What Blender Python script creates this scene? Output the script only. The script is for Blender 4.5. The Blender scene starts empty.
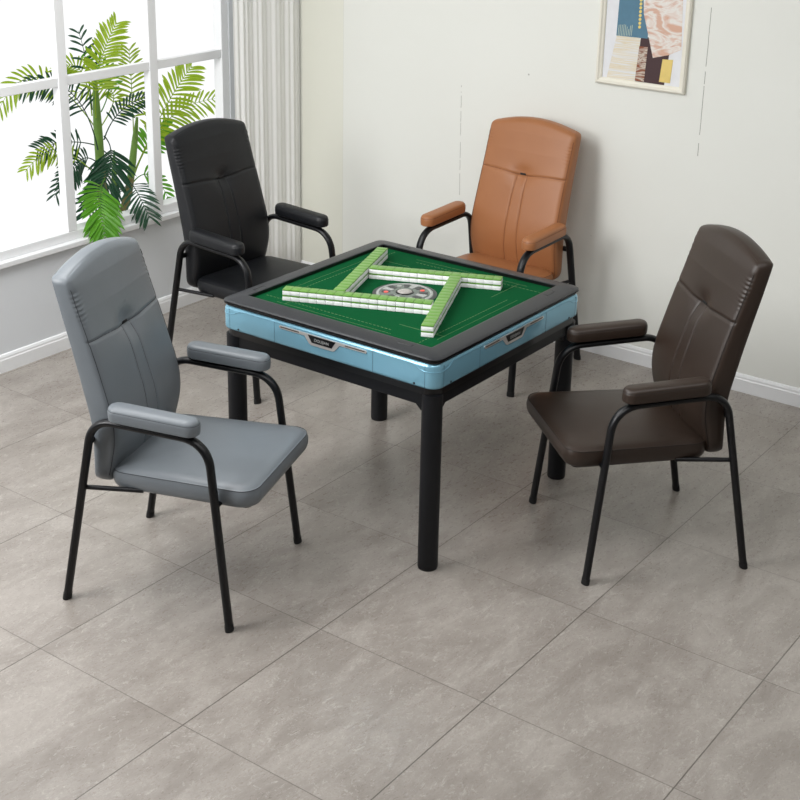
import bpy, bmesh, math, random
from mathutils import Vector, Matrix
random.seed(7)
PI = math.pi
SC = bpy.context.scene
WORLD, KEY, TOP, LFRONT, FILL = 1.05, 70, 60, 20, 20
COL = SC.collection

# ------------------------------------------------------------------ helpers
def link(o):
    COL.objects.link(o)
    return o

def obj(name, bm, mat, parent=None, smooth=False, label=None):
    me = bpy.data.meshes.new(name)
    bmesh.ops.recalc_face_normals(bm, faces=bm.faces[:])
    bm.to_mesh(me); bm.free()
    mats = mat if isinstance(mat, (list, tuple)) else [mat]
    for m in mats: me.materials.append(m)
    if smooth:
        me.polygons.foreach_set('use_smooth', [True]*len(me.polygons))
        try: me.set_sharp_from_angle(angle=math.radians(42))
        except Exception: pass
    o = link(bpy.data.objects.new(name, me))
    if parent: o.parent = parent
    if label: o['label'] = label
    return o

def thing(name, label, cat, loc=(0,0,0), rz=0, group=None):
    o = link(bpy.data.objects.new(name, None))
    o.empty_display_size = .1
    o.location = loc; o.rotation_euler = (0,0,rz)
    o['label'] = label; o['category'] = cat
    if group: o['group'] = group
    return o

def structure(o, label=None):
    o['kind'] = 'structure'
    if label: o['label'] = label
    return o

def box(bm, x0, x1, y0, y1, z0, z1, bev=0, seg=2, mi=0):
    r = bmesh.ops.create_cube(bm, size=1)
    vs = r['verts']
    for v in vs:
        v.co = Vector(((x0+x1)/2+v.co.x*(x1-x0), (y0+y1)/2+v.co.y*(y1-y0), (z0+z1)/2+v.co.z*(z1-z0)))
    fs = list({f for v in vs for f in v.link_faces})
    if bev:
        es = list({e for v in vs for e in v.link_edges})
        g = bmesh.ops.bevel(bm, geom=es, offset=bev, segments=seg, affect='EDGES', profile=.5)
        fs = list(set(g['faces']) | {f for f in fs if f.is_valid})
    for f in fs: f.material_index = mi
    return fs

def cyl(bm, c, r, z0, z1, n=32, r2=None, mi=0):
    r2 = r if r2 is None else r2
    a = [bm.verts.new((c[0]+r*math.cos(2*PI*i/n), c[1]+r*math.sin(2*PI*i/n), z0)) for i in range(n)]
    b = [bm.verts.new((c[0]+r2*math.cos(2*PI*i/n), c[1]+r2*math.sin(2*PI*i/n), z1)) for i in range(n)]
    fs = [bm.faces.new((a[i], a[(i+1)%n], b[(i+1)%n], b[i])) for i in range(n)]
    fs += [bm.faces.new(a[::-1]), bm.faces.new(b)]
    for f in fs: f.material_index = mi

def rrect(hx, hy, r, seg=6, cx=0, cy=0, taper=0):
    """rounded rectangle outline; taper widens y towards +x"""
    r = max(1e-4, min(r, hx, hy)); pts = []
    for (sx, sy, a0) in ((1,1,0), (-1,1,90), (-1,-1,180), (1,-1,270)):
        for k in range(seg+1):
            a = math.radians(a0+90*k/seg)
            x = sx*(hx-r)+r*math.cos(a); y = sy*(hy-r)+r*math.sin(a)
            pts.append((cx+x, cy+y*(1+taper*x/hx)))
    return pts

def loft(bm, loops, cap0=True, cap1=True, mi=0):
    rows = [[bm.verts.new(p) for p in L] for L in loops]
    n = len(rows[0])
    for a, b in zip(rows, rows[1:]):
        for i in range(n):
            f = bm.faces.new((a[i], a[(i+1)%n], b[(i+1)%n], b[i])); f.material_index = mi
    if cap0: bm.faces.new(rows[0][::-1]).material_index = mi
    if cap1: bm.faces.new(rows[-1]).material_index = mi
    return rows

def fillet(pts, rads, seg=8):
    """polyline with rounded corners (quadratic through the corner arcs)"""
    P = [Vector(p) for p in pts]; out = [P[0]]
    for i in range(1, len(P)-1):
        a, b, c = P[i-1], P[i], P[i+1]
        d1 = (a-b).normalized(); d2 = (c-b).normalized(); r = rads[i-1]
        s, e = b+d1*r, b+d2*r
        h = .62
        for k in range(seg+1):
            t = k/seg
            c1 = s.lerp(b, h); c2 = e.lerp(b, h)
            out.append(s*(1-t)**3+c1*3*t*(1-t)**2+c2*3*t*t*(1-t)+e*t**3)
    out.append(P[-1])
    return out

def sweep(bm, path, ra, rb, side, n=14, closed=False, mi=0):
    """elliptical tube; rb along `side`, ra in the other direction"""
    side = Vector(side).normalized(); loops = []
    m = len(path)
    for i, p in enumerate(path):
        if closed: t = path[(i+1)%m]-path[(i-1)%m]
        else: t = (path[min(i+1, m-1)]-path[max(i-1, 0)])
        t.normalize()
        nrm = t.cross(side).normalized(); sd = nrm.cross(t).normalized()
        loops.append([p+nrm*ra*math.cos(2*PI*k/n)+sd*rb*math.sin(2*PI*k/n) for k in range(n)])
    if closed: loops.append(loops[0])
    loft(bm, loops, not closed, not closed, mi)

def tube(bm, pts, r, n=8, mi=0):
    path = [Vector(p) for p in pts]; loops = []
    up = Vector((0.13, .31, .94)).normalized(); m = len(path)
    for i, p in enumerate(path):
        t = (path[min(i+1, m-1)]-path[max(i-1, 0)]).normalized()
        a = t.cross(up)
        if a.length < .1: a = t.cross(Vector((1,0,0)))
        a.normalize(); b = t.cross(a)
        rr = r[i] if isinstance(r, (list, tuple)) else r
        loops.append([p+(a*math.cos(2*PI*k/n)+b*math.sin(2*PI*k/n))*rr for k in range(n)])
    loft(bm, loops, True, True, mi)

# ------------------------------------------------------------------ materials
def srgb(r, g, b):
    f = lambda c: (c/255/12.92) if c/255 <= .04045 else ((c/255+.055)/1.055)**2.4
    return (f(r), f(g), f(b), 1)

class NT:
    def __init__(s, name):
        s.m = bpy.data.materials.new(name); s.m.use_nodes = True
        s.t = s.m.node_tree; s.b = s.t.nodes['Principled BSDF']
    def n(s, typ, **kw):
        x = s.t.nodes.new(typ)
        for k, v in kw.items():
            if k in x.inputs.keys(): x.inputs[k].default_value = v
            else: setattr(x, k, v)
        return x
    def l(s, a, b): s.t.links.new(a, b)
    def math(s, op, a, b=None, clamp=False):
        x = s.t.nodes.new('ShaderNodeMath'); x.operation = op; x.use_clamp = clamp
        for i, v in enumerate((a, b)):
            if v is None: continue
            if isinstance(v, (int, float)): x.inputs[i].default_value = v
            else: s.l(v, x.inputs[i])
        return x.outputs[0]
    def mix(s, fac, a, b):
        x = s.t.nodes.new('ShaderNodeMix'); x.data_type = 'RGBA'
        for sock, v in ((x.inputs[0], fac), (x.inputs[6], a), (x.inputs[7], b)):
            if isinstance(v, (tuple, int, float)): sock.default_value = v
            else: s.l(v, sock)
        return x.outputs[2]
    def bump(s, h, strength=.2, dist=.002):
        x = s.n('ShaderNodeBump', Strength=strength, Distance=dist)
        s.l(h, x.inputs['Height']); s.l(x.outputs[0], s.b.inputs['Normal'])
    def set(s, col=None, rough=None, metal=None, spec=None):
        if col is not None:
            if isinstance(col, tuple): s.b.inputs['Base Color'].default_value = col
            else: s.l(col, s.b.inputs['Base Color'])
        if rough is not None:
            if isinstance(rough, (int, float)): s.b.inputs['Roughness'].default_value = rough
            else: s.l(rough, s.b.inputs['Roughness'])
        if metal is not None: s.b.inputs['Metallic'].default_value = metal
        if spec is not None: s.b.inputs['Specular IOR Level'].default_value = spec
        return s

def plain(name, col, rough=.5, metal=0, spec=.5, var=.04, scale=40, bump=0, bscale=300):
    """plain coat with a slight procedural variation"""
    m = NT(name); tc = m.n('ShaderNodeTexCoord')
    nz = m.n('ShaderNodeTexNoise', Scale=scale, Detail=3.0); m.l(tc.outputs['Object'], nz.inputs['Vector'])
    c1 = tuple(min(1, c*(1-var)) for c in col[:3])+(1,); c2 = tuple(min(1, c*(1+var)) for c in col[:3])+(1,)
    m.set(m.mix(nz.outputs['Fac'], c1, c2), rough, metal, spec)
    if bump:
        n2 = m.n('ShaderNodeTexNoise', Scale=bscale, Detail=2.0); m.l(tc.outputs['Object'], n2.inputs['Vector'])
        m.bump(n2.outputs['Fac'], bump, .001)
    return m.m

def leather(name, col, rough=.42):
    m = NT(name); tc = m.n('ShaderNodeTexCoord')
    vo = m.n('ShaderNodeTexVoronoi', Scale=420.0); m.l(tc.outputs['Object'], vo.inputs['Vector'])
    nz = m.n('ShaderNodeTexNoise', Scale=9.0, Detail=4.0); m.l(tc.outputs['Object'], nz.inputs['Vector'])
    c1 = tuple(c*.93 for c in col[:3])+(1,); c2 = tuple(c*1.07 for c in col[:3])+(1,)
    m.set(m.mix(nz.outputs['Fac'], c1, c2), rough, 0, .42)
    h = m.math('ADD', m.math('MULTIPLY', vo.outputs['Distance'], .35), m.math('MULTIPLY', nz.outputs['Fac'], 2.0))
    m.bump(h, .22, .0015)
    return m.m

def band(m, coord, c, w):
    """1 inside |coord-c|<w"""
    return m.math('LESS_THAN', m.math('ABSOLUTE', m.math('SUBTRACT', coord, c)), w)

def floor_material():
    m = NT('stone_tile'); tc = m.n('ShaderNodeNewGeometry'); P = tc.outputs['Position']
    sx = m.n('ShaderNodeSeparateXYZ'); m.l(P, sx.inputs[0])
    T = .6; W = .0016
    fx = m.math('FRACT', m.math('DIVIDE', m.math('SUBTRACT', sx.outputs[0], .26-6*T), T))
    fy = m.math('FRACT', m.math('DIVIDE', m.math('SUBTRACT', sx.outputs[1], .217-6*T), T))
    gx = m.math('GREATER_THAN', m.math('ABSOLUTE', m.math('SUBTRACT', fx, .5)), .5-W*1.0/T)
    gy = m.math('GREATER_THAN', m.math('ABSOLUTE', m.math('SUBTRACT', fy, .5)), .5-W*1.2/T)
    grout = m.math('MAXIMUM', m.math('MULTIPLY', gx, .75), gy)
    # per tile offset
    ix = m.math('FLOOR', m.math('DIVIDE', m.math('SUBTRACT', sx.outputs[0], .26-6*T), T))
    iy = m.math('FLOOR', m.math('DIVIDE', m.math('SUBTRACT', sx.outputs[1], .217-6*T), T))
    cb = m.n('ShaderNodeCombineXYZ'); m.l(ix, cb.inputs[0]); m.l(iy, cb.inputs[1])
    wn = m.n('ShaderNodeTexWhiteNoise', noise_dimensions='3D'); m.l(cb.outputs[0], wn.inputs['Vector'])
    off = m.n('ShaderNodeVectorMath', operation='MULTIPLY_ADD')
    m.l(wn.outputs['Color'], off.inputs[0]); off.inputs[1].default_value = (9, 9, 9); m.l(P, off.inputs[2])
    V = off.outputs[0]
    mp = m.n('ShaderNodeMapping'); m.l(V, mp.inputs[0]); mp.inputs['Rotation'].default_value = (0, 0, .5); mp.inputs['Scale'].default_value = (1, 2.2, 1)
    n1 = m.n('ShaderNodeTexNoise', Scale=3.4, Detail=8.0, Roughness=.68, Distortion=.5); m.l(mp.outputs[0], n1.inputs['Vector'])
    n2 = m.n('ShaderNodeTexNoise', Scale=38.0, Detail=5.0, Roughness=.7); m.l(mp.outputs[0], n2.inputs['Vector'])
    n3 = m.n('ShaderNodeTexNoise', Scale=6.5, Detail=8.0, Roughness=.62, Distortion=1.6); m.l(mp.outputs[0], n3.inputs['Vector'])
    n4 = m.n('ShaderNodeTexNoise', Scale=21.0, Detail=5.0, Roughness=.65, Distortion=2.6); m.l(V, n4.inputs['Vector'])
    r1 = m.n('ShaderNodeValToRGB'); m.l(n1.outputs['Fac'], r1.inputs[0])
    e = r1.color_ramp.elements; e[0].position = .30; e[0].color = FLOOR[0]; e[1].position = .70; e[1].color = FLOOR[1]
    col = m.mix(.35, r1.outputs[0], FLOOR[2])
    fine = m.n('ShaderNodeTexNoise', Scale=95.0, Detail=4.0, Roughness=.75); m.l(mp.outputs[0], fine.inputs['Vector'])
    dk = m.math('MULTIPLY', m.math('SUBTRACT', m.math('ADD', m.math('MULTIPLY', n2.outputs['Fac'], .6), m.math('MULTIPLY', fine.outputs['Fac'], .5)), .40, True), 3.2, True)
    col = m.mix(m.math('MULTIPLY', dk, .30), col, srgb(104, 97, 90))
    v1 = m.math('SUBTRACT', 1.0, m.math('MULTIPLY', m.math('ABSOLUTE', m.math('SUBTRACT', n3.outputs['Fac'], .5)), 75.0), True)
    v2 = m.math('SUBTRACT', 1.0, m.math('MULTIPLY', m.math('ABSOLUTE', m.math('SUBTRACT', n4.outputs['Fac'], .53)), 45.0), True)
    msk = m.math('GREATER_THAN', n1.outputs['Fac'], .5)
    vein = m.math('MAXIMUM', m.math('MULTIPLY', m.math('MULTIPLY', v1, m.math('GREATER_THAN', n4.outputs['Fac'], .52)), .5), m.math('MULTIPLY', m.math('MULTIPLY', v2, msk), .17))
    col = m.mix(vein, col, srgb(205, 201, 194))
    sp = m.n('ShaderNodeTexVoronoi', Scale=34.0); m.l(V, sp.inputs['Vector'])
    spk = m.math('MULTIPLY', m.math('LESS_THAN', sp.outputs['Distance'], .07), .35)
    col = m.mix(spk, col, srgb(80, 74, 68))
    col = m.mix(m.math('MULTIPLY', grout, .8), col, srgb(74, 68, 62))
    m.set(col, m.math('ADD', .19, m.math('MULTIPLY', n2.outputs['Fac'], .20)), 0, .5)
    m.bump(m.math('SUBTRACT', m.math('MULTIPLY', n2.outputs['Fac'], .5), grout), .12, .002)
    return m.m

def wall_right_material():
    m = NT('cream_wall_panels'); tc = m.n('ShaderNodeNewGeometry'); P = tc.outputs['Position']
    sx = m.n('ShaderNodeSeparateXYZ'); m.l(P, sx.inputs[0]); y = sx.outputs[1]; z = sx.outputs[2]
    nz = m.n('ShaderNodeTexNoise', Scale=1.6, Detail=4.0); m.l(P, nz.inputs['Vector'])
    base = m.mix(nz.outputs['Fac'], WALL_R[0], WALL_R[1])
    base = m.mix(m.math('GREATER_THAN', y, 1.618), base, WALL_R[2])
    n2 = m.n('ShaderNodeTexNoise', Scale=22.0, Detail=3.0); m.l(P, n2.inputs['Vector'])
    wob = m.math('MULTIPLY', m.math('SUBTRACT', n2.outputs['Fac'], .5), .004)
    yy = m.math('ADD', y, wob)
    s2 = m.math('MULTIPLY', band(m, m.math('ADD', yy, m.math('MULTIPLY', m.math('SUBTRACT', 1.29, z), .018)), .896, .0012), band(m, z, .90, .27))
    s3 = m.math('MULTIPLY', band(m, yy, -.343, .0016), m.math('GREATER_THAN', z, 1.02))
    br = m.math('GREATER_THAN', n2.outputs['Fac'], .40)
    s = m.math('MULTIPLY', m.math('MAXIMUM', s2, s3), br)
    s4 = m.math('MULTIPLY', band(m, y, 1.618, .001), .25)
    col = m.mix(m.math('MULTIPLY', m.math('MAXIMUM', s, s4), .75), base, srgb(120, 118, 108))
    # small nail holes and scuffs
    vo = m.n('ShaderNodeTexVoronoi', Scale=4.5); m.l(P, vo.inputs['Vector'])
    hole = m.math('LESS_THAN', vo.outputs['Distance'], .021)
    col = m.mix(m.math('MULTIPLY', hole, .55), col, srgb(110, 104, 92))
    m.set(col, .6, 0, .3)
    m.bump(m.math('SUBTRACT', nz.outputs['Fac'], m.math('MULTIPLY', s, .6)), .15, .004)
    return m.m

def leaf(name, c1, c2):
    m = NT(name); tc = m.n('ShaderNodeTexCoord')
    nz = m.n('ShaderNodeTexNoise', Scale=26.0, Detail=3.0); m.l(tc.outputs['Object'], nz.inputs['Vector'])
    m.set(m.mix(nz.outputs['Fac'], c1, c2), .42, 0, .45)
    out = m.t.nodes['Material Output']
    tr = m.n('ShaderNodeBsdfTranslucent'); tr.inputs['Color'].default_value = c2
    mx = m.n('ShaderNodeMixShader'); mx.inputs[0].default_value = .3
    m.l(m.b.outputs[0], mx.inputs[1]); m.l(tr.outputs[0], mx.inputs[2]); m.l(mx.outputs[0], out.inputs[0])
    return m.m

# ------------------------------------------------------------------ palette
FLOOR = (srgb(130, 122, 115), srgb(180, 173, 166), srgb(150, 143, 136))
WALL_R = (srgb(229, 230, 223), srgb(234, 235, 229), srgb(228, 228, 216))
M_floor = floor_material()
M_wall_r = wall_right_material()
M_wall_l = plain('white_wall_paint', srgb(219, 222, 225), .6, var=.02, scale=3)
M_white = plain('white_gloss_paint', srgb(238, 239, 240), .35, var=.02, scale=6)
M_black = plain('black_steel', srgb(12, 13, 16), .36, .0, .38, var=.12, bump=.15)
M_rubber = plain('black_rubber', srgb(16, 16, 17), .7)
M_leg = plain('black_powder_coat', srgb(10, 12, 17), .48, .0, .35, bump=.2)
M_blue = plain('metallic_ice_blue', srgb(130, 182, 204), .22, .35, .6, var=.02)
M_rim = plain('grey_rim_plastic', srgb(36, 38, 42), .38, .0, .5, var=.06, scale=90, bump=.25, bscale=500)
M_rimdark = plain('black_rim_plastic', srgb(10, 10, 12), .3)
M_chrome = plain('chrome', srgb(232, 228, 224), .28, .65)
M_felt = plain('green_felt', srgb(0, 74, 38), .95, 0, .1, var=.1, scale=500, bump=.3, bscale=900)
M_feltline = plain('felt_line', srgb(96, 128, 84), .9)
M_tilegreen = plain('tile_green', srgb(104, 150, 66), .3, var=.04)
M_tilewhite = plain('tile_white', srgb(251, 251, 251), .3, var=.02)
M_ringdark = plain('console_dark_grey', srgb(62, 62, 64), .45)
M_ringwhite = plain('console_silver', srgb(160, 162, 160), .35)
M_ringgrey = plain('console_grey', srgb(104, 112, 106), .4, var=.35, scale=60)
M_redlamp = plain('red_button', srgb(235, 90, 80), .4)
M_gray = leather('grey_leather', srgb(110, 116, 121), .36)
M_blk = leather('black_leather', srgb(13, 15, 19), .46)
M_tan = leather('tan_leather', srgb(160, 105, 66))
M_brn = leather('brown_leather', srgb(50, 39, 32), .38)
M_gray_t = plain('grey_thread', srgb(52, 56, 60), .7)
M_blk_t = plain('black_thread', srgb(16, 17, 20), .7)
M_tan_t = plain('tan_thread', srgb(112, 66, 38), .7)
M_brn_t = plain('brown_thread', srgb(30, 23, 19), .7)
M_lime = leaf('lime_leaf', srgb(112, 142, 22), srgb(168, 196, 44))
M_green = leaf('green_leaf', srgb(58, 120, 24), srgb(104, 170, 36))
M_dark = leaf('dark_leaf', srgb(16, 48, 32), srgb(38, 84, 56))
M_trunk = plain('palm_stem', srgb(100, 135, 52), .6, var=.3, scale=18)
M_bark = plain('palm_bark', srgb(112, 104, 62), .8, var=.35, scale=30, bump=.5, bscale=60)
M_pot = plain('pot_ceramic', srgb(225, 224, 220), .4)

WX, WY = 1.667, 2.047

# ------------------------------------------------------------------ setting
bm = bmesh.new(); box(bm, -4.6, WX, -3.8, WY, -.05, 0); structure(obj('floor', bm, M_floor))
bm = bmesh.new(); box(bm, -1.6, 2.6, WY+.07, 3.2, -.05, 0); structure(obj('floor_balcony', bm, M_white))
bm = bmesh.new(); box(bm, WX, WX+.12, -3.8, WY+.16, -.05, 2.7); structure(obj('wall_right', bm, M_wall_r))
bm = bmesh.new()
WL0, WR0, WB, WT = -1.43, 1.288, .497, 2.03          # window opening
box(bm, -4.6, WX, WY, WY+.07, -.05, WB)
box(bm, -4.6, WX, WY, WY+.07, WT, 2.7)
box(bm, -4.6, WL0, WY, WY+.07, WB, WT)
box(bm, WR0, WX, WY, WY+.07, WB, WT)
structure(obj('wall_left', bm, M_wall_l))

bmc = bmesh.new(); box(bmc, -4.72, WX+.12, -3.92, WY+.07, 2.7, 2.8); structure(obj('ceiling_unseen', bmc, M_white))  # out of view, added to cut sky light and reflections from above
M_far = plain('grey_unseen_wall', srgb(150, 150, 150), .8)  # kept grey so the unseen walls bounce little light back
bmc = bmesh.new(); box(bmc, -4.6, WX+.12, -3.92, -3.8, -.05, 2.7); structure(obj('wall_front_unseen', bmc, M_far))  # out of view, added to weaken the light from this side
bmc = bmesh.new(); box(bmc, -4.72, -4.6, -3.92, WY+.07, -.05, 2.7); structure(obj('wall_rear_unseen', bmc, M_far))  # unseen, added to keep sky light out of the open side
def skirting(name, pts, axis):
    # profile (out, z)
    prof = [(0, 0), (.014, 0), (.014, .058), (.011, .063), (.011, .071), (.007, .080), (0, .083)]
    bm = bmesh.new()
    loops = []
    for s in pts:
        if axis == 'y': loops.append([(WX-d, s, z) for d, z in prof])
        else: loops.append([(s, WY-d, z) for d, z in prof])
    loft(bm, loops)
    return structure(obj(name, bm, M_white))
skirting('baseboard_right', (-3.8, WY), 'y')
skirting('baseboard_left', (-4.6, WX-.014), 'x')

win = link(bpy.data.objects.new('window_1', None)); structure(win, 'white wooden grid window with a deep sill'); win.location = (0, WY, WB)
def wpart(name, boxes, bev=.003):
    bm = bmesh.new()
    for b in boxes: box(bm, b[0], b[1], b[2]-WY, b[3]-WY, b[4]-WB, b[5]-WB, bev)
    o = obj(name, bm, M_white, win); return o
FY0, FY1 = WY+.004, WY+.06
wpart('window_sill', [(WL0, WR0+.03, WY-.026, WY+.09, WB-.014, WB+.012)], .004)
wpart('window_frame', [(WL0, WR0, FY0, FY1+.02, WB+.012, .552), (WL0, WR0, FY0, FY1, WT-.05, WT),
                       (WL0, WL0+.05, FY0, FY1, .552, WT-.05), (1.237, WR0, FY0, FY1, .552, WT-.05)])
for x in (-.88, -.33, .222, .772):
    wpart('mullion', [(x-.026, x+.026, FY0, FY1-.012, .552, WT-.05)])
for x0, x1 in ((WL0+.05, -.906), (-.854, -.356), (-.304, .196), (.248, .746), (.798, 1.237)):
    wpart('glazing_bar', [(x0, x1, FY0+.004, FY1-.02, 1.222, 1.264)])

# curtain: a white sheer hanging in the corner
bm = bmesh.new(); N = 150; rows = []
for zi in range(14):
    z = .012+(2.66-.012)*zi/13
    row = []
    for i in range(N+1):
        t = i/N; x = 1.195+(1.655-1.195)*t
        amp = .0028+.0012*math.sin(7*t+.4*z)
        y = 1.925-.03*t+amp*math.sin(t*2*PI*14.5+.35*math.sin(z*1.3))+.005*math.sin(t*2*PI*4.1+1)
        row.append(bm.verts.new((x, y, z)))
    rows.append(row)
for a, b in zip(rows, rows[1:]):
    for i in range(N): bm.faces.new((a[i], a[i+1], b[i+1], b[i]))
mt = NT('sheer_curtain'); mt.set(srgb(252, 252, 249), .8, 0, .1)
tr = mt.n('ShaderNodeBsdfTranslucent'); tr.inputs['Color'].default_value = srgb(242, 242, 238)
mx = mt.n('ShaderNodeMixShader'); mx.inputs[0].default_value = .08
tcx = mt.n('ShaderNodeTexCoord'); wv = mt.n('ShaderNodeTexNoise', Scale=700.0); mt.l(tcx.outputs['Object'], wv.inputs['Vector']); mt.bump(wv.outputs['Fac'], .1, .001)
mt.l(mt.b.outputs[0], mx.inputs[1]); mt.l(tr.outputs[0], mx.inputs[2]); mt.l(mx.outputs[0], mt.t.nodes['Material Output'].inputs[0])
cur = obj('curtain', bm, mt.m, smooth=True)
sm = cur.modifiers.new('thickness', 'SOLIDIFY'); sm.thickness = .0015
cur['label'] = 'white pleated sheer curtain hanging in the corner beside the window'; cur['category'] = 'curtain'

# ------------------------------------------------------------------ picture
pic = thing('wall_picture', 'cream framed abstract collage picture on the right wall', 'picture', (WX, -.046, 1.278))
# local: y across (wall +y is to the left), z up, x towards the room is negative
PW, PH, FW = .215, .62, .028
bm = bmesh.new()
prof = [(0, 0), (-.016, 0), (-.022, .006), (-.022, .012), (-.016, .018), (-.014, .024), (-.010, FW), (0, FW)]
loops = []
for sy, zz in ((1, 0), (-1, 0), (-1, 1), (1, 1)):
    loops.append([(d, sy*(PW-w), (w if zz == 0 else PH-w)) for d, w in prof])
loops.append(loops[0])
loft(bm, loops, False, False)
bmesh.ops.remove_doubles(bm, verts=bm.verts[:], dist=1e-5)
obj('frame', bm, plain('cream_frame', srgb(232, 228, 214), .45, var=.03), pic, label='cream moulded frame')
def A(X, Y):
    return (PW-(X-20)/8*.00488, ((630+(X-20)*.115)-Y)/8*.00423)
def flat(name, polys, mat, d, parent, label=None):
    bm = bmesh.new()
    for p in polys:
        bot = [bm.verts.new((-.006, *A(*q))) for q in p]; top = [bm.verts.new((-.006-d, *A(*q))) for q in p]
        bm.faces.new(top)
        n = len(p)
        for i in range(n): bm.faces.new((bot[i], bot[(i+1)%n], top[(i+1)%n], top[i]))
    return obj(name, bm, mat, parent, label=label)
bm = bmesh.new(); box(bm, -.0062, 0, -PW+FW-.002, PW-FW+.002, FW-.002, PH-FW+.002)
art = obj('artwork', bm, plain('picture_paper', srgb(228, 229, 232), .7), pic)
TOPY = -260
def blotch(name, c0, c1, c2, scale, sy=1.0):
    m = NT(name); tc = m.n('ShaderNodeTexCoord'); mp = m.n('ShaderNodeMapping'); m.l(tc.outputs['Object'], mp.inputs[0]); mp.inputs['Scale'].default_value = (1, 1/sy, sy)
    nz = m.n('ShaderNodeTexNoise', Scale=scale, Detail=5.0, Distortion=1.0); m.l(mp.outputs[0], nz.inputs['Vector'])
    r = m.n('ShaderNodeValToRGB'); m.l(nz.outputs['Fac'], r.inputs[0])
    e = r.color_ramp.elements; e[0].position = .40; e[0].color = c0; e[1].position = .52; e[1].color = c1
    x = r.color_ramp.elements.new(.60); x.color = c2
    m.set(r.outputs[0], .7); return m.m
flat('collage_piece', [[(160, 240), (100, 600), (330, 615), (352, 258)]], blotch('sand_strokes', srgb(226, 226, 226), srgb(222, 208, 176), srgb(228, 226, 220), 16, 5), .0004, art, 'sandy brushstroke paper')
flat('collage_piece', [[(352, 258), (330, 612), (560, 640), (580, 395), (420, 250)]], plain('plum_paper', srgb(68, 46, 48), .7), .0008, art, 'dark plum paper block')
flat('collage_piece', [[(165, TOPY), (158, 238), (405, 262), (400, TOPY)]], plain('slate_blue_paper', srgb(84, 124, 146), .7, var=.1), .0012, art, 'slate blue paper block')
flat('collage_piece', [[(345, 325), (330, 608), (402, 616), (412, 330)]], blotch('rust_stone', srgb(140, 82, 56), srgb(206, 196, 182), srgb(128, 74, 52), 26, 2), .0014, art, 'rust and white marbled strip')
flat('collage_piece', [[(335, TOPY), (362, 62), (458, 418), (576, 394), (668, 350), (640, TOPY)]], blotch('pink_marble', srgb(214, 172, 150), srgb(232, 228, 222), srgb(214, 176, 156), 11, 1.6), .0018, art, 'pink veined marble paper')
flat('collage_piece', [[(534, 428), (520, 612), (604, 622), (614, 432)]], plain('gold_foil', srgb(226, 200, 120), .35, .3, var=.08), .0022, art, 'gold foil square')
dots = []
for k in range(8):
    cx_, cy_ = 336-.5*k, 168-31*k
    dots.append([(cx_+11*math.cos(a*PI/5), cy_+13*math.sin(a*PI/5)) for a in range(10)])
flat('gold_dot_row', dots, plain('gold_paint', srgb(232, 208, 110), .4), .0016, art, 'row of gold dots')
lines_ = []
for k in range(9):
    x_ = 172+13*k; t_ = (150, 148, 150, 146, 150, 165, 185, 158, 152)[k]
    lines_.append([(x_, t_), (x_-3, 240), (x_+2, 240), (x_+5, t_)])
flat('line_pattern', lines_, plain('pale_ink', srgb(176, 190, 176), .7), .0016, art, 'pale upright ink lines')

# ------------------------------------------------------------------ mahjong table
S = .466
tab = thing('mahjong_table', 'square automatic mahjong table with green felt, pale blue sides and black legs', 'table')
for sx in (-1, 1):
    for sy in (-1, 1):
        bm = bmesh.new(); c = (sx*.428, sy*.428)
        cyl(bm, c, .0345, .006, .640, 40)
        lg = obj('leg', bm, M_leg, tab, True)
        bm = bmesh.new(); cyl(bm, c, .0325, 0, .008, 40, .0345); obj('foot_pad', bm, M_rubber, lg, True)
bm = bmesh.new()
for s in (-1, 1):
    box(bm, s*.43-.016, s*.43+.016, -.40, .40, .592, .657, .004)
    box(bm, -.40, .40, s*.43-.016, s*.43+.016, .592, .657, .004)
    for q in (-1, 1):       # gussets
        for ax in (0, 1):
            pts = [(.394, .592), (.372, .592), (.394, .572)]
            f0 = [bm.verts.new(((q*a, s*.418, z) if ax == 0 else (s*.418, q*a, z))) for a, z in pts]
            f1 = [bm.verts.new(((q*a, s*.442, z) if ax == 0 else (s*.442, q*a, z))) for a, z in pts]
            bm.faces.new(f0); bm.faces.new(f1[::-1])
            for i in range(3): bm.faces.new((f0[i], f0[(i+1)%3], f1[(i+1)%3], f1[i]))
obj('apron', bm, M_leg, tab)
bm = bmesh.new()
L = rrect(S-.006, S-.006, .05, 8); loft(bm, [[(x, y, z) for x, y in L] for z in (.640, .6625)])
obj('base_plate', bm, M_rimdark, tab)
# underside machine housing
bm = bmesh.new(); L = rrect(.36, .36, .03, 5); L2 = rrect(.33, .33, .03, 5)
loft(bm, [[(x, y, .60) for x, y in L2], [(x, y, .62) for x, y in L], [(x, y, .641) for x, y in L]]); obj('machine_housing', bm, M_rimdark, tab)
# blue shell
bm = bmesh.new(); loops = []
for ins, z in ((.012, .6625), (.004, .6640), (.001, .668), (0, .674), (0, .736), (.002, .743), (.007, .749), (.014, .7525), (.03, .7535)):
    loops.append([(x, y, z) for x, y in rrect(S-ins, S-ins, .040-ins*.5, 10)])
loft(bm, loops)
shell = obj('side_shell', bm, M_blue, tab, True, label='pale metallic blue shell')
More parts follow.
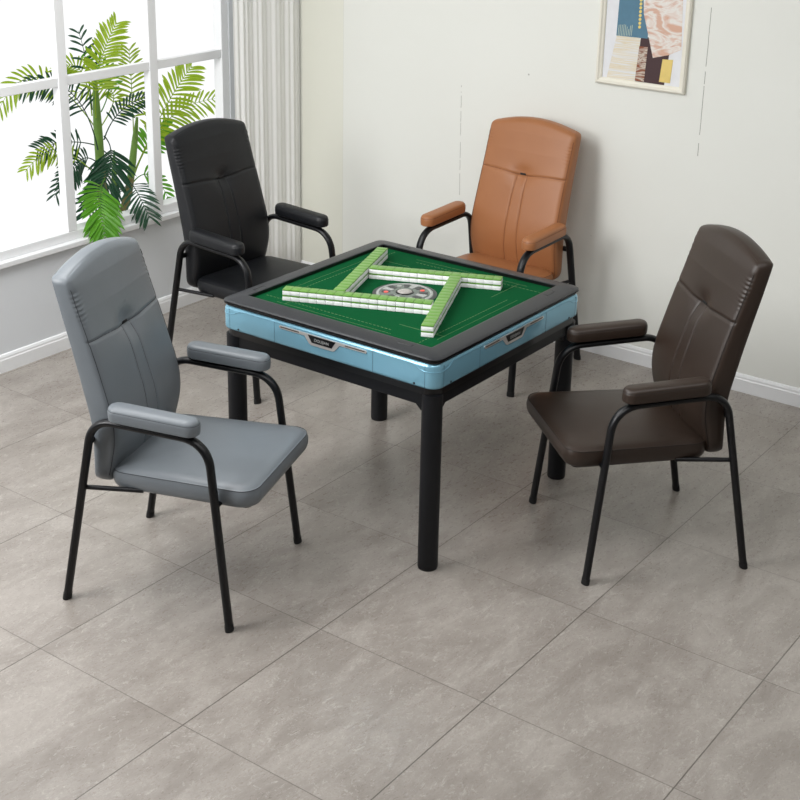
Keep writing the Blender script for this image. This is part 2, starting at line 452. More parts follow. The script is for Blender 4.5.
# raised ridge that dips round each corner
def face_pt(k, u, d, z):
    """point on the table's side k (0: -x, 1: -y, 2: +x, 3: +y), u along it, d outwards"""
    r = S+d
    return {0: (-r, -u, z), 1: (u, -r, z), 2: (r, u, z), 3: (-u, r, z)}[k]
ridge = []
R0 = .040
for k in range(4):
    # travel from u=-S to +S ; -x side first
    for u, z in ((-.36, .742), (0, .744), (.36, .742), (.385, .737), (.40, .729), (.412, .724)):
        pass
def outline_at(t):
    pass
pts = []
order = [0, 1, 2, 3]
for k in order:
    for u, z in ((-.421, .7245), (-.400, .727), (-.388, .734), (-.374, .740), (-.35, .7425), (0, .7425), (.35, .7425), (.374, .740), (.388, .734), (.400, .727), (.421, .7245)):
        pts.append(Vector(face_pt(k, u, .0004, z)))
    # corner arc to next side
    nx = (k+1) % 4
    a = Vector(face_pt(k, S-R0, 0, .723)); b = Vector(face_pt(nx, -(S-R0), 0, .723))
    o_ = Vector((a.x if abs(abs(a.x)-(S-R0)) < 1e-4 else b.x, a.y if abs(abs(a.y)-(S-R0)) < 1e-4 else b.y, .723))
    for i in range(1, 8):
        v = (a-o_).lerp(b-o_, i/8).normalized()*(R0+.0004); pts.append(o_+v)
bm = bmesh.new(); sweep(bm, pts, .0014, .0014, (0, 0, 1), 8, closed=True)
obj('ridge', bm, M_blue, shell, True)
M_gap = plain('dark_blue_gap', srgb(52, 78, 92), .6); M_bronze = plain('bronze_slot', srgb(70, 52, 44), .3, .6)
for k in range(4):
    for u in (-.422, -.213, .213, .422):
        bm = bmesh.new()
        a = Vector(face_pt(k, u-.0007, .0003, .668)); b = Vector(face_pt(k, u+.0007, -.002, .742))
        box(bm, min(a.x, b.x), max(a.x, b.x), min(a.y, b.y), max(a.y, b.y), .668, .742)
        obj('panel_seam', bm, M_gap, shell)
for k in range(4):
    for u in (-.381, .381):
        bm = bmesh.new(); c = Vector(face_pt(k, u, 0, .673)); nrm = Vector(face_pt(k, 0, 1, 0)).normalized()
        pa = [c+nrm*-.002, c+nrm*.0012]
        tube(bm, pa, .0038, 12); obj('screw_hole', bm, M_rimdark, shell, label='black screw head')
# ornaments with lettering
fc = bpy.data.curves.new('lettering', 'FONT'); fc.body = 'DOUJIAN'; fc.size = .015; fc.align_x = 'CENTER'; fc.extrude = .0004
tmp = link(bpy.data.objects.new('tmp_text', fc)); bpy.context.view_layer.update()
tm = bpy.data.meshes.new_from_object(tmp.evaluated_get(bpy.context.evaluated_depsgraph_get()))
bpy.data.objects.remove(tmp)
def prism(bm, k, pts, d0, d1, mi=0):
    a = [bm.verts.new(face_pt(k, u, d0, z)) for u, z in pts]; b = [bm.verts.new(face_pt(k, u, d1, z)) for u, z in pts]
    n = len(pts)
    bm.faces.new(a[::-1]); bm.faces.new(b)
    for i in range(n): bm.faces.new((a[i], a[(i+1)%n], b[(i+1)%n], b[i]))
for k in range(4):
    bm = bmesh.new()
    prism(bm, k, [(-.190, .7325), (-.186, .7370), (.186, .7370), (.190, .7325), (.186, .7262), (.076, .7262), (.054, .7015), (.046, .6985), (-.046, .6985), (-.054, .7015), (-.076, .7262), (-.186, .7262)], -.002, .0030)
    orn = obj('trim_strip', bm, M_chrome, tab, label='chrome trim strip with a black badge')
    bm = bmesh.new()
    prism(bm, k, [(-.060, .7340), (.060, .7340), (.043, .7085), (-.043, .7085)], .001, .0040)
    bd = obj('badge', bm, M_rimdark, orn, label='black badge with silver letters')
    for s in (-1, 1):
        bm = bmesh.new()
        prism(bm, k, [(s*.182, .7337), (s*.10, .7337), (s*.10, .7302), (s*.182, .7302)], .001, .0034)
        obj('slot', bm, M_bronze, orn)
    o = link(bpy.data.objects.new('lettering', tm)); o.parent = orn
    c = face_pt(k, 0, .0042, .7155)
    o.matrix_local = Matrix.Translation(c) @ Matrix.Rotation({0: -PI/2, 1: 0, 2: PI/2, 3: PI}[k], 4, 'Z') @ Matrix.Rotation(PI/2, 4, 'X')
tm.materials.clear(); tm.materials.append(M_ringwhite)
# black channel + rim
bm = bmesh.new(); L = rrect(S-.004, S-.004, .036, 8); loft(bm, [[(x, y, z) for x, y in L] for z in (.752, .7585)]); obj('shadow_channel', bm, M_rimdark, tab)
bm = bmesh.new(); loops = []
FI = .395
for h, r, z in ((S-.006, .034, .7575), (S+.001, .036, .7580), (S+.002, .037, .7600), (S-.001, .036, .7605), (S-.001, .036, .7625), (S+.001, .037, .7630), (S+.001, .037, .7670), (S-.004, .034, .7700), (S-.012, .030, .7722), (S-.035, .018, .7760), (FI+.008, .006, .7786), (FI+.002, .003, .7786), (FI, .002, .7770), (FI, .002, .7600)):
    loops.append([(x, y, z) for x, y in rrect(h, h, r, 8)])
rr_ = loft(bm, loops, False, False)
for f in bm.faces:
    z = sum(v.co.z for v in f.verts)/len(f.verts); r = max(max(abs(v.co.x), abs(v.co.y)) for v in f.verts)
    if z < .7684 or r < FI+.001: f.material_index = 1
rim = obj('rim', bm, [M_rim, M_rimdark], tab, True, label='dark grey padded rim')
for k in range(4):
    for s in (-1, 1):
        a = face_pt(k, s*(FI-.004), FI-S+.004, .7786); b = face_pt(k, s*(FI+.022), -.0085, .7714)
        bm = bmesh.new(); tube(bm, [a, b], .0007, 6); obj('mitre_seam', bm, M_rimdark, rim)
    u = .31
    a = face_pt(k, u-.028, -.055, .7777); b = face_pt(k, u-.026, -.040, .7767); c = face_pt(k, u+.026, -.040, .7767); d = face_pt(k, u+.028, -.055, .7777)
    bm = bmesh.new(); tube(bm, [a, b, c, d], .0008, 6); obj('ashtray_mark', bm, M_rimdark, rim)
bm = bmesh.new(); box(bm, -FI-.001, FI+.001, -FI-.001, FI+.001, .7545, .7650); felt = obj('felt_surface', bm, M_felt, tab)
ZF = .7650
bm = bmesh.new()
for k in range(4):
    def strip(u0, u1, d, w=.0011):
        a = face_pt(k, u0, d-w-S, ZF); b = face_pt(k, u1, d+w-S, ZF)
        box(bm, min(a[0], b[0]), max(a[0], b[0]), min(a[1], b[1]), max(a[1], b[1]), ZF-.0004, ZF+.0004)
    for j in range(34): strip(-.375+j*.0165, -.375+j*.0165+.010, .322)
    strip(.17, .355, .262, .0007); strip(-.30, .20, .352, .0005)
obj('felt_marking', bm, M_feltline, felt)
# centre console
def disc(bm, prof, n=64):
    loops = [[(r*math.cos(2*PI*i/n), r*math.sin(2*PI*i/n), z) for i in range(n)] for r, z in prof]
    loft(bm, loops, False, True)
bm = bmesh.new(); disc(bm, [(.117, ZF-.002), (.117, ZF+.001), (.115, ZF+.002), (.100, ZF+.0025)]); con = obj('centre_console', bm, M_ringdark, tab, True, label='round dice console with silver ring')
bm = bmesh.new(); disc(bm, [(.1035, ZF+.001), (.1025, ZF+.004), (.100, ZF+.0055), (.094, ZF+.0058), (.092, ZF+.004)]); obj('silver_ring', bm, M_ringwhite, con, True)
bm = bmesh.new(); disc(bm, [(.093, ZF+.003), (.091, ZF+.0050), (.06, ZF+.0062), (.04, ZF+.0066)]); obj('button_panel', bm, M_ringgrey, con, True)
bm = bmesh.new(); disc(bm, [(.033, ZF+.006), (.032, ZF+.0085), (.028, ZF+.0095)]); obj('dice_collar', bm, M_rimdark, con, True)
bm = bmesh.new(); disc(bm, [(.027, ZF+.009), (.026, ZF+.0105), (.018, ZF+.0135), (.006, ZF+.015)]); obj('dice_dome', bm, plain('smoked_dome', srgb(165, 160, 156), .15), con, True)
def arc_plate(bm, r0, r1, a0, a1, z, n=8):
    t0 = [bm.verts.new((r0*math.cos(a0+(a1-a0)*i/n), r0*math.sin(a0+(a1-a0)*i/n), z)) for i in range(n+1)]
    t1 = [bm.verts.new((r1*math.cos(a0+(a1-a0)*i/n), r1*math.sin(a0+(a1-a0)*i/n), z)) for i in range(n+1)]
    b0 = [bm.verts.new((v.co.x, v.co.y, z-.002)) for v in t0]; b1 = [bm.verts.new((v.co.x, v.co.y, z-.002)) for v in t1]
    for i in range(n):
        bm.faces.new((t0[i], t0[i+1], t1[i+1], t1[i])); bm.faces.new((b0[i], b0[i+1], t0[i+1], t0[i])); bm.faces.new((b1[i], b1[i+1], t1[i+1], t1[i]))
    bm.faces.new((t0[0], t1[0], b1[0], b0[0])); bm.faces.new((t0[-1], t1[-1], b1[-1], b0[-1]))
for q in range(4):
    a = math.radians(53+90*q)
    bm = bmesh.new(); ab = (math.radians(126.5), math.radians(-37), a, a)[(q+3) % 4] if q in (1, 2) else a
    red = q in (1, 3); ab = {1: math.radians(126.5), 3: math.radians(-37)}.get(q, a)
    cyl(bm, (.067*math.cos(ab), .067*math.sin(ab)), .0085, ZF+.004, ZF+.0078, 20); obj('button', bm, M_redlamp if red else M_ringwhite, con, True, label='red button' if red else 'pale round button')
    for s in (-1, 1):
        bm = bmesh.new(); arc_plate(bm, .052, .084, a+s*.26, a+s*.52, ZF+.0075); obj('button', bm, M_ringdark, con, label='dark button')
    bm = bmesh.new(); arc_plate(bm, .048, .086, a+PI/4-.16, a+PI/4+.16, ZF+.0077); obj('button', bm, M_ringwhite, con, label='pale button')

# ------------------------------------------------------------------ tiles
TW, TL, TH = .0306, .0425, .0208
def tile_meshes():
    b = bmesh.new(); box(b, -TW/2, TW/2, -TL/2, TL/2, 0, TH*.74, .0014, 2); me = obj('tile_body', b, M_tilewhite, None, True)
    g = bmesh.new(); box(g, -TW/2, TW/2, -TL/2, TL/2, TH*.72, TH, .0016, 2); ge = obj('tile_back', g, M_tilegreen, None, True)
    return me.data, ge.data, (me, ge)
tb, tg, (o1, o2) = tile_meshes()
o1.name = 'mahjong_tile'; first_tile = [o1, o2]
o2.name = 'tile_back'; o2.parent = o1
ORD = ['first', 'second', 'third', 'fourth', 'fifth', 'sixth', 'seventh', 'eighth', 'ninth', 'tenth', 'eleventh', 'twelfth', 'thirteenth', 'fourteenth', 'fifteenth', 'sixteenth', 'seventeenth']
def tile_at(x, y, z, rz, label, group):
    if first_tile:
        b, g = first_tile; first_tile.clear()
    else:
        b = o1.copy(); COL.objects.link(b); g = o2.copy(); COL.objects.link(g); g.parent = b
    b.location = (x, y, z); b.rotation_euler = (0, 0, rz)
    b['label'] = label; b['category'] = 'mahjong tile'; b['group'] = group
rt = random.Random(3)
def wall_of_tiles(p0, ang, pitch, side, count, desc, end, group):
    """front edge starts at p0 and runs along ang; the wall lies on `side` (+1 left) of that line"""
    d = Vector((math.cos(ang), math.sin(ang))); nrm = Vector((-d.y, d.x))*side
    for i in range(count):
        for lay in (0, 1):
            c = Vector(p0)+d*(pitch*(i+.5))+nrm*(TL/2+rt.uniform(-.0006, .0006))
            tile_at(c.x, c.y, ZF+.0006+lay*(TH+.0001), ang, 'green-backed mahjong tile, %s from the %s end, %s layer of the %s row' % (ORD[i], end, ('lower', 'upper')[lay], desc), group)
R = math.radians
wall_of_tiles((-.333, .292), R(-67.0), .0316, 1, 17, 'front', 'left', 'front row of tiles along the blue front edge')
wall_of_tiles((.295, .297), R(200.3), .0314, -1, 17, 'left', 'far', 'left row of tiles')
wall_of_tiles((.052, .203), R(-66.6), .0309, 1, 16, 'back', 'left', 'back row of tiles towards the tan chair')
wall_of_tiles((.172, -.078), R(204.1), .0312, 1, 17, 'right', 'far', 'right row of tiles')

# ------------------------------------------------------------------ chairs
def interp(x, xs, ys):
    if x <= xs[0]: return ys[0]
    for a, b, c, d in zip(xs, xs[1:], ys, ys[1:]):
        if x <= b:
            t = (x-a)/(b-a); return c+(d-c)*t
    return ys[-1]
def smooth_table(xs, ys):
    # catmull-rom resample
    X, Y = [], []
    n = len(xs)
    for i in range(n-1):
        p0 = ys[max(i-1, 0)]; p1 = ys[i]; p2 = ys[i+1]; p3 = ys[min(i+2, n-1)]
        for k in range(10):
            t = k/10
            X.append(xs[i]+(xs[i+1]-xs[i])*t)
            Y.append(.5*((2*p1)+(-p0+p2)*t+(2*p0-5*p1+4*p2-p3)*t*t+(-p0+3*p1-3*p2+p3)*t**3))
    X.append(xs[-1]); Y.append(ys[-1]); return X, Y
ZB = .398
REAR = smooth_table([.39, .50, .60, .72, .84, .96, 1.10], [.084, .092, .090, .064, .034, .003, -.027])
FRONT = smooth_table([.39, .47, .55, .63, .74, .85, .96, 1.04, 1.10], [.135, .156, .172, .168, .140, .107, .072, .048, .024])
HALF = smooth_table([.39, .46, .55, .65, .76, .88, 1.0, 1.10], [.220, .230, .233, .232, .229, .227, .227, .226])
def ztop(u): return 1.098-.030*abs(u)**2
def corner_scale(z, zt, r, w):
    if z > zt-r: return w-r+math.sqrt(max(0, r*r-(z-(zt-r))**2))
    if z < ZB+r*1.6:
        q = r*1.6; return w-q+math.sqrt(max(0, q*q-(ZB+q-z)**2))
    return w
def dense(vals, lo, hi, base, spots):
    s = {lo, hi}; x = lo
    while x < hi:
        s.add(round(x, 5))
        step = base
        for c, w in spots:
            if abs(x-c) < w: step = min(step, .0035)
        x += step
    return sorted(s)
us = dense(None, 0, 1, .03, [])
def back_point_front(y, z, w, zt):
    ey = w-abs(y); ez = min(zt-z, z-ZB); e = min(ey, ez)
    x = interp(z, *FRONT)+.012*(1-(abs(y)/w)**3)
    if e < .022: x -= .010*(1-e/.022)**2.2        # rolled edge
    SZ = .868-.013*math.exp(-(y/.09)**2)
    # horizontal seam, pinched to the centre; twin seams running down
    x -= .0045*math.exp(-((z-SZ)/.0045)**2)*(1 if e > .004 else .4)
    x -= .016*math.exp(-((z-.858)/.035)**2-(y/.05)**2)
    x -= .003*math.exp(-((z-SZ-.03)/.05)**2-(y/.13)**2)
    if z < SZ:
        ys = .026+.012*(.858-z)/.45
        x -= .0035*math.exp(-((abs(y)-ys)/.004)**2)
    # gathered leather beside the side seam near the top
    if z > .90 and w-.05 < abs(y):
        k = (z-.90)/.17
        x += .0016*math.sin(z*2*PI/.014+abs(y)*60)*math.sin(PI*min(1, k))*math.exp(-((ey-.012)/.013)**2)
    return x
def build_back():
    bm = bmesh.new()
    vs = [0, .004, .012, .022, .035, .05]
    v = .05
    while v < .925:
        z = ZB+v*.70; st = .016
        if abs(z-.862) < .036: st = .0042
        elif z > .90: st = .0045
        v += st
        vs.append(v)
    vs = [q for q in vs if q < .935]+[.945, .955, .964, .972, .979, .985, .990, .994, .997, 1.0]
    ys = [-1, -.992, -.98, -.965, -.945, -.92, -.89, -.85, -.79, -.71, -.62, -.53, -.44, -.36, -.29]
    y = -.23
    while y < -.08: ys.append(y); y += .013
    ys += [-.07, -.04, -.015]
    ys = ys+[0]+[-q for q in reversed(ys)]
    nu, nv = len(ys), len(vs)
    def grid(front):
        G = []
        for v in vs:
            row = []
            for u in ys:
                zt = ztop(u); z = ZB+v*(zt-ZB)
                zm = ZB+v*(1.098-ZB)
                w = corner_scale(zm, 1.098, .030, interp(z, *HALF))
                y = u*w
                W = interp(z, *HALF)
                if front: x = back_point_front(y, z, W, zt)
                else:
                    e = min(W-abs(y), zt-z, z-ZB); x = interp(z, *REAR)+(.006*(1-e/.014)**2 if e < .014 else 0)
                row.append(Vector((x, y, z)))
            G.append(row)
        return G
    F, B = grid(True), grid(False)
    mk = lambda G: [[bm.verts.new(p) for p in r] for r in G]
    f, b = mk(F), mk(B)
    for G in (f, b):
        for j in range(nv-1):
            for i in range(nu-1): bm.faces.new((G[j][i], G[j][i+1], G[j+1][i+1], G[j+1][i]))
    idx = [(0, i) for i in range(nu)]+[(j, nu-1) for j in range(1, nv)]+[(nv-1, i) for i in range(nu-2, -1, -1)]+[(j, 0) for j in range(nv-2, 0, -1)]
    fl = [f[j][i] for j, i in idx]; bl = [b[j][i] for j, i in idx]
    c = Vector((0, 0, .74)); prev = fl
    for t, o in ((.06, .0022), (.15, .0034), (.3, .0045), (.5, .005), (.7, .0045), (.87, .003), (.95, .0015)):
        cur = []
        for a, d in zip(fl, bl):
            p = a.co.lerp(d.co, t); q = Vector((0, p.y/.23, (p.z-.74)/.34)); m = max(abs(q.y), abs(q.z))
            q = Vector((0, q.y if abs(q.y) > .85*m else 0, q.z if abs(q.z) > .85*m else 0)); q.normalize()
            cur.append(bm.verts.new(p+q*o))
        n = len(cur)
        for i in range(n): bm.faces.new((prev[i], prev[(i+1)%n], cur[(i+1)%n], cur[i]))
        prev = cur
    n = len(prev)
    for i in range(n): bm.faces.new((prev[i], prev[(i+1)%n], bl[(i+1)%n], bl[i]))
    bmesh.ops.remove_doubles(bm, verts=bm.verts[:], dist=.00005)
    # seams
    sm = bmesh.new()
    def surf(y, z, off=.0006):
        W = interp(z, *HALF); u = y/W; return Vector((back_point_front(y, z, W, ztop(u))+off, y, z))
    P = [surf(q, .868-.013*math.exp(-(q/.09)**2), .0002) for q in [-.219+.438*i/60 for i in range(61)]]; tube(sm, P, .0012, 6)
    for s in (-1, 1):
        P = []
        for i in range(50):
            z = .853-(.853-.43)*i/49; P.append(surf(s*(.026+.012*(.858-z)/.45), z, .0001))
        tube(sm, P, .0010, 6)
        # side seam along the front edge, from bottom to top corner
        P = []
        for i in range(70):
            z = .43+(1.03-.43)*i/69; w = interp(z, *HALF); P.append(surf(s*(w-.0045), z, .0012))
        tube(sm, P, .0012, 6)
    # seam just under the top edge
    return bm, sm
def cushion(bm, cx, cy, hx, hy, r, z0, z1, loops, taper=0, seg=8, zf=None):
    """loops: (inset, t) from the bottom rim to the top centre, t=0 bottom, 1 top"""
    Ls = []
    for ins, t in loops:
        L = rrect(hx-ins, hy-ins, max(r-ins*.6, .004), seg, 0, 0, taper)
        Ls.append([(cx+x, cy+y, (z0+(z1-z0)*t)+(zf(x, y) if zf else 0)) for x, y in L])
    loft(bm, Ls)

LOUT = {'grey': (M_gray, M_gray_t), 'black': (M_blk, M_blk_t), 'tan': (M_tan, M_tan_t), 'brown': (M_brn, M_brn_t)}
def own(o, m):
    """material set on the object, so copies can share the mesh"""
    o.material_slots[0].link = 'OBJECT'; o.material_slots[0].material = m
def build_chair():
    root = thing('armchair', '', 'chair')
    bb, sb = build_back()
    back = obj('backrest', bb, M_gray, root, True)
    th = obj('seam_stitching', sb, M_gray_t, back, True)
    bm = bmesh.new(); x = back_point_front(0, .860, .222, 1.098)
    box(bm, x-.004, x+.0035, -.015, .015, .8555, .8645, .0015); obj('label_tab', bm, M_rubber, back, label='small black label tab')
    # seat
    bm = bmesh.new(); SX, HX, HY = .388, .250, .240
    def seat_z(x, y): return -.006*(x/HX)**4*(1 if x > 0 else .2)-.002*(y/HY)**4
    def crown(x, y): return .006*(x/HX)
    cushion(bm, SX, 0, HX, HY, .058, .397, .472,
            [(.03, 0), (.014, .0), (.006, .05), (.001, .16), (-.003, .34), (-.004, .52), (-.002, .68), (.001, .79), (.004, .80), (.007, .83), (.012, .875), (.022, .925), (.04, .965), (.07, .99), (.11, 1.01), (.17, 1.02), (.22, 1.02)], taper=.035, zf=crown)
    seat = obj('seat', bm, M_gray, root, True)
    bm = bmesh.new(); L = rrect(HX-.0005, HY-.0005, .058, 10, 0, 0, .035)
    sweep(bm, [Vector((SX+x, y, .397+.075*.795+crown(x, y))) for x, y in L], .0011, .0011, (0, 0, 1), 6, closed=True)
    obj('seam_stitching', bm, M_gray_t, seat, True)
    bm = bmesh.new(); L = rrect(HX-.03, HY-.03, .02, 4, SX, 0); loft(bm, [[(x, y, z) for x, y in L] for z in (.390, .403)]); obj('seat_board', bm, M_rubber, root)
    # side frames
    for s in (-1, 1):
        base = [(0, .287), (.118, .268), (.502, .268), (.567, .289)]
        zs = [0.004, .640, .622, .004]
        P = [Vector((base[i][0], s*base[i][1], zs[i])) for i in range(4)]
        path = fillet(P, [.075, .085], 12)
        bm = bmesh.new(); sweep(bm, path, .0122, .0172, (0, 1, 0), 16)
        sf = obj('side_frame', bm, M_black, root, True)
        for p, q in ((P[0], P[1]), (P[3], P[2])):
            bm = bmesh.new(); d = (q-p).normalized()
            sweep(bm, [p-d*.004, p+d*.016], .0134, .0184, (0, 1, 0), 16); obj('foot_cap', bm, M_rubber, sf, True)
        bm = bmesh.new(); sweep(bm, [Vector((.080, s*.268, .402)), Vector((.26, s*.228, .400))], .0075, .0085, (0, 1, 0), 12)
        obj('side_rail', bm, M_black, root, True)
        # arm pad
        bm = bmesh.new()
        def padz(x, y): return -.045*(x)+.0
        cushion(bm, .330, s*.272, .148, .034, .033, .648, .697,
                [(.012, 0), (.004, .01), (0, .08), (-.001, .3), (-.001, .62), (0, .71), (.0012, .73), (.0006, .75), (.002, .84), (.006, .93), (.012, .985), (.02, 1.02), (.027, 1.03)], zf=padz, seg=10)
        pad = obj('armrest_pad', bm, M_gray, root, True)
        bm = bmesh.new(); L = rrect(.1475, .0335, .033, 10)
        sweep(bm, [Vector((.330+x, s*.272+y, .648+.049*.725+padz(x, y))) for x, y in L], .0009, .0009, (0, 0, 1), 6, closed=True)
        obj('seam_stitching', bm, M_gray_t, pad, True)
    for x, z, w_ in ((.24, .400, .228), (.522, .412, .264)):
        bm = bmesh.new(); sweep(bm, [Vector((x, -w_, z)), Vector((x, w_, z))], .008, .012, (1, 0, 0), 12); obj('cross_rail', bm, M_black, root, True)
    bm = bmesh.new(); sweep(bm, [Vector((.098, -.262, .555)), Vector((.098, .262, .555))], .008, .012, (0, 0, 1), 12); obj('back_rail', bm, M_black, root, True)
    return root
def paint(root, key):
    m, t = LOUT[key]
    for c in root.children_recursive:
        n = c.name.split('.')[0]
        if n in ('backrest', 'seat', 'armrest_pad'): own(c, m)
        elif n == 'seam_stitching': own(c, t)
def copy_tree(o, parent=None):
    c = o.copy(); COL.objects.link(c); c.parent = parent
    for ch in o.children: copy_tree(ch, c)
    return c
proto = build_chair()
CH = [('grey', (-1.029, .466), -1.239, 'grey leather armchair with black tube legs at the left of the table'),
      ('brown', (.426, -1.058), 2.421, 'dark brown leather armchair with black tube legs at the right of the table'),
      ('black', (.523, 1.49), -1.587, 'black leather armchair beside the white curtain'),
      ('tan', (1.545, .393), 3.115, 'tan orange leather armchair by the cream wall behind the table')]
chairs = [proto]+[copy_tree(proto) for _ in range(3)]
for r, (key, (x, y), a, lab) in zip(chairs, CH):
    r.location = (x, y, 0); r.rotation_euler = (0, 0, a); r['label'] = lab; r['category'] = 'chair'; r['group'] = 'armchairs around the mahjong table'
    paint(r, key)

# ------------------------------------------------------------------ palm behind the window
palm = thing('potted_palm', 'tall leafy palm with lime and dark green fronds standing behind the window', 'plant', (.80, 2.47, 0))
PO = Vector((.80, 2.47, 0))
bm = bmesh.new()
loft(bm, [[(r*math.cos(2*PI*i/32), r*math.sin(2*PI*i/32), z) for i in range(32)] for r, z in ((.11, 0), (.125, .01), (.15, .24), (.155, .25), (.155, .27), (.142, .27), (.140, .25))], True, True)
obj('pot', bm, M_pot, palm, True)
bm = bmesh.new(); cyl(bm, (0, 0), .139, .235, .25, 32); obj('soil', bm, M_bark, palm)
def stem(pts, r, mat):
    bm = bmesh.new(); tube(bm, [Vector(p)-PO for p in pts], r, 12); return obj('trunk', bm, mat, palm, True)
def lerp3(a, b, n): return [Vector(a).lerp(Vector(b), i/n) for i in range(n+1)]
stem([(.79, 2.47, .25), (.768, 2.45, .42), (.757, 2.45, .60), (.757, 2.45, .72)], [.030, .027, .026, .024], M_bark)
stem([(.757, 2.45, .70), (.755, 2.45, .86), (.753, 2.45, 1.0), (.754, 2.45, 1.137)], [.024, .023, .019, .010], M_trunk)
stem([(.84, 2.48, .25), (.897, 2.46, .41), (.935, 2.45, .52), (.958, 2.45, .60)], [.026, .022, .021, .019], M_bark)
stem([(.955, 2.45, .59), (.975, 2.45, .68), (1.0, 2.45, .80), (1.02, 2.45, .90)], [.019, .019, .015, .006], M_trunk)
stem([(.80, 2.46, .25), (.826, 2.45, .475), (.845, 2.45, .62), (.853, 2.45, .757)], [.018, .016, .014, .004], M_trunk)
rf = random.Random(11)
MATS = {'lime': (M_lime, 'bright lime green frond'), 'green': (M_green, 'mid green frond'), 'dark': (M_dark, 'dark green frond')}
def frond(B, M, T, ll, kind, n):
    B, M, T = (Vector(q)-PO for q in (B, M, T))
    C = M*2-(B+T)/2
    bez = lambda t: B*(1-t)**2+C*2*t*(1-t)+T*t*t
    bm = bmesh.new()
    N = 18; tube(bm, [bez(i/N) for i in range(N+1)], [.0035*(1-.75*i/N) for i in range(N+1)], 6)
    view = Vector((-.55, -.8, .22)).normalized()      # fronds open towards the light in the room
    start = .28
    for i in range(n):
        t = start+(1-start)*(i+.3)/n
        p = bez(t); tan = (bez(min(1, t+.02))-bez(t-.02)).normalized()
        side = tan.cross(view).normalized(); nrm = side.cross(tan).normalized()
        prof = math.sin(PI*min(1, .22+.80*(i/n)))**.6
        L = ll*(.55+.5*prof)*rf.uniform(.9, 1.08)
        for s in (-1, 1):
            ang = math.radians(62-26*(i/n)+rf.uniform(-5, 5))
            d = (tan*math.cos(ang)+side*s*math.sin(ang)+nrm*rf.uniform(-.12, .22)).normalized()
            wv = d.cross(nrm).normalized()
            w = (.0082 if kind != 'green' else .0120)*(L/.1)**.5*1.0
            pts = []; K = 6
            for k in range(K+1):
                q = k/K
                ww = w*(.35+1.1*q)*(1-q**3.5) if k < K else 0
                cpt = p+d*L*q+Vector((0, 0, -1))*L*.22*q*q
                pts.append((cpt-wv*ww+nrm*ww*.35, cpt-nrm*.0004, cpt+wv*ww+nrm*ww*.35) if k < K else (cpt,))
            rows = [[bm.verts.new(v) for v in r] for r in pts]
            for a, b in zip(rows, rows[1:]):
                if len(b) == 3:
                    bm.faces.new((a[0], a[1], b[1], b[0])); bm.faces.new((a[1], a[2], b[2], b[1]))
                else:
                    bm.faces.new((a[0], a[1], b[0])); bm.faces.new((a[1], a[2], b[0]))
    m, lab = MATS[kind]
    me_ = obj('frond', bm, m, palm, False, label=lab)
FR = [
((0.72, 2.42, 0.948),(0.73, 2.39, 1.187),(0.834, 2.36, 1.411),0.121,'lime',17),
((0.715, 2.44, 0.986),(0.721, 2.47, 1.218),(0.708, 2.5, 1.371),0.083,'dark',6),
((1.052, 2.52, 0.711),(1.038, 2.5, 1.005),(1.014, 2.48, 1.25),0.096,'lime',13),
((0.728, 2.38, 0.842),(0.82, 2.34, 0.983),(0.994, 2.3, 1.033),0.075,'dark',12),
((0.99, 2.46, 0.615),(1.199, 2.43, 0.922),(1.376, 2.4, 1.122),0.136,'lime',15),
((1.043, 2.52, 0.573),(1.28, 2.48, 0.849),(1.653, 2.44, 0.906),0.109,'lime',15),
((0.704, 2.4, 0.793),(0.517, 2.36, 1.114),(0.195, 2.32, 1.175),0.100,'dark',15),
((0.836, 2.55, 0.849),(0.527, 2.585, 1.152),(0.292, 2.62, 1.017),0.095,'lime',13),
((0.775, 2.48, 0.788),(0.569, 2.46, 0.847),(0.356, 2.44, 0.849),0.100,'dark',12),
((0.671, 2.36, 0.653),(0.408, 2.33, 0.847),(0.172, 2.3, 0.8),0.078,'lime',13),
((0.659, 2.3, 0.886),(0.661, 2.27, 0.746),(0.478, 2.24, 0.533),0.140,'dark',16),
((0.64, 2.28, 0.683),(0.433, 2.095, 0.658),(0.345, 1.97, 0.491),0.121,'green',14),
((0.836, 2.34, 0.613),(0.698, 2.135, 0.635),(0.646, 1.99, 0.527),0.106,'dark',11),
((0.729, 2.42, 0.708),(0.611, 2.43, 0.754),(0.508, 2.44, 0.621),0.088,'dark',10),
((0.99, 2.48, 0.548),(1.143, 2.49, 0.559),(1.289, 2.5, 0.355),0.076,'green',9),
((0.812, 2.52, 0.624),(0.67, 2.54, 0.685),(0.541, 2.56, 0.552),0.075,'dark',8),
((0.817, 2.56, 0.923),(0.774, 2.58, 1.159),(0.64, 2.6, 1.164),0.083,'lime',10),
((0.825, 2.5, 0.95),(0.875, 2.49, 1.126),(0.721, 2.48, 1.275),0.073,'green',9),
((0.817, 2.5, 0.757),(0.849, 2.47, 0.641),(0.602, 2.44, 0.525),0.100,'dark',12),
((1.091, 2.58, 0.543),(1.215, 2.57, 0.728),(1.34, 2.56, 0.774),0.108,'green',10),
((0.883, 2.58, 0.847),(0.985, 2.59, 1.016),(0.731, 2.6, 1.042),0.070,'lime',10),
]
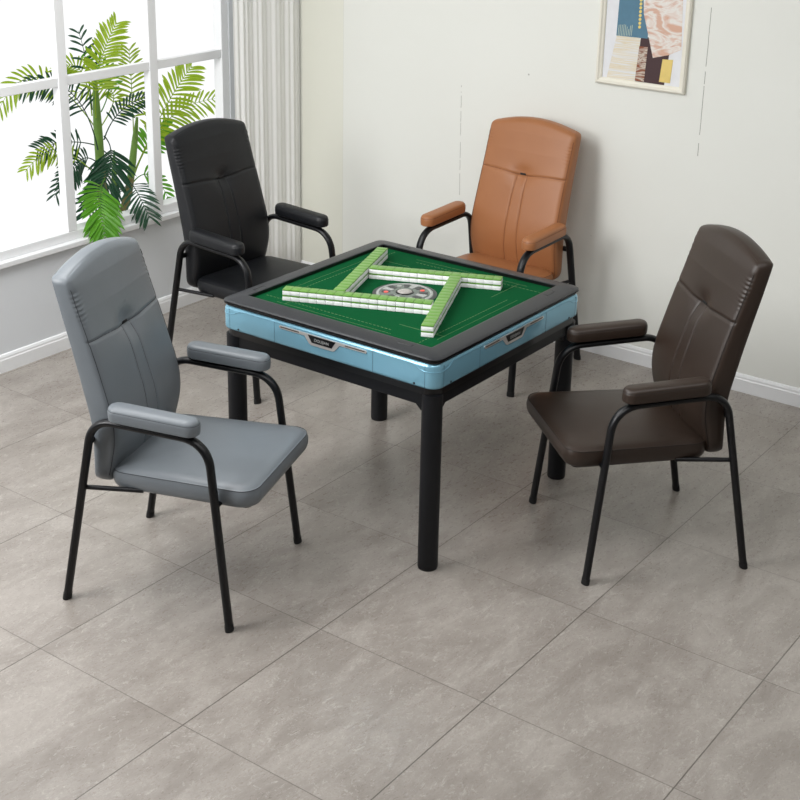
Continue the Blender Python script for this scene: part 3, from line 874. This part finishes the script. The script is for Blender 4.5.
for f_ in FR: frond(*f_[:5], int(f_[5]*1.3))

# ------------------------------------------------------------------ light
w = bpy.data.worlds.new('World'); SC.world = w; w.use_nodes = True
bg = w.node_tree.nodes['Background']; bg.inputs[0].default_value = (.985, .992, 1, 1); bg.inputs[1].default_value = WORLD
def area(name, loc, target, size, power, col=(1, 1, 1), sy=None):
    l = bpy.data.lights.new(name, 'AREA'); l.energy = power; l.color = col; l.size = size
    if sy: l.shape = 'RECTANGLE'; l.size_y = sy
    o = link(bpy.data.objects.new(name, l)); o.location = loc
    o.rotation_euler = (Vector(target)-Vector(loc)).to_track_quat('-Z', 'Y').to_euler()
    return o
area('softbox_key', (-3.0, 1.25, 2.2), (.4, -.2, .6), 1.2, KEY, (1, 1, 1))
area('softbox_ceiling', (-1.0, .75, 2.66), (-.9, .5, 0), 2.0, TOP, (1, 1, 1), 1.6)
area('fill_front', (-.3, -1.7, 2.66), (-.2, -1.5, 0), 1.8, LFRONT, (1, 1, 1), 1.8)  # added fill light, lifts the floor on the right
area('fill_side', (-1.5, -1.0, 2.5), (1.6, -1.3, .6), 1.2, FILL, (1, 1, 1))  # added fill light, brightens the low end of the right wall

# ------------------------------------------------------------------ camera
cam = bpy.data.cameras.new('camera'); co = link(bpy.data.objects.new('camera', cam)); SC.camera = co
cam.sensor_width = 36; cam.lens = 36*1368.82/800; cam.shift_y = -97.676/800; cam.clip_start = .05
fw = Vector((0.76135629, 0.55371411, -0.33724961)); ri = Vector((0.59344368, -0.80466076, 0.01859176)); up = Vector((0.26107701, 0.2142936, 0.94123167))
co.matrix_world = Matrix(((ri.x, up.x, -fw.x, -3.76855595), (ri.y, up.y, -fw.y, -2.72074038), (ri.z, up.z, -fw.z, 2.39718618), (0, 0, 0, 1)))
SC.view_settings.view_transform = 'Standard'; SC.view_settings.look = 'None'; SC.view_settings.gamma = 1; SC.view_settings.exposure = 0
SC.view_settings.use_curve_mapping = False
SC.cycles.max_bounces = 8; SC.cycles.use_denoising = True
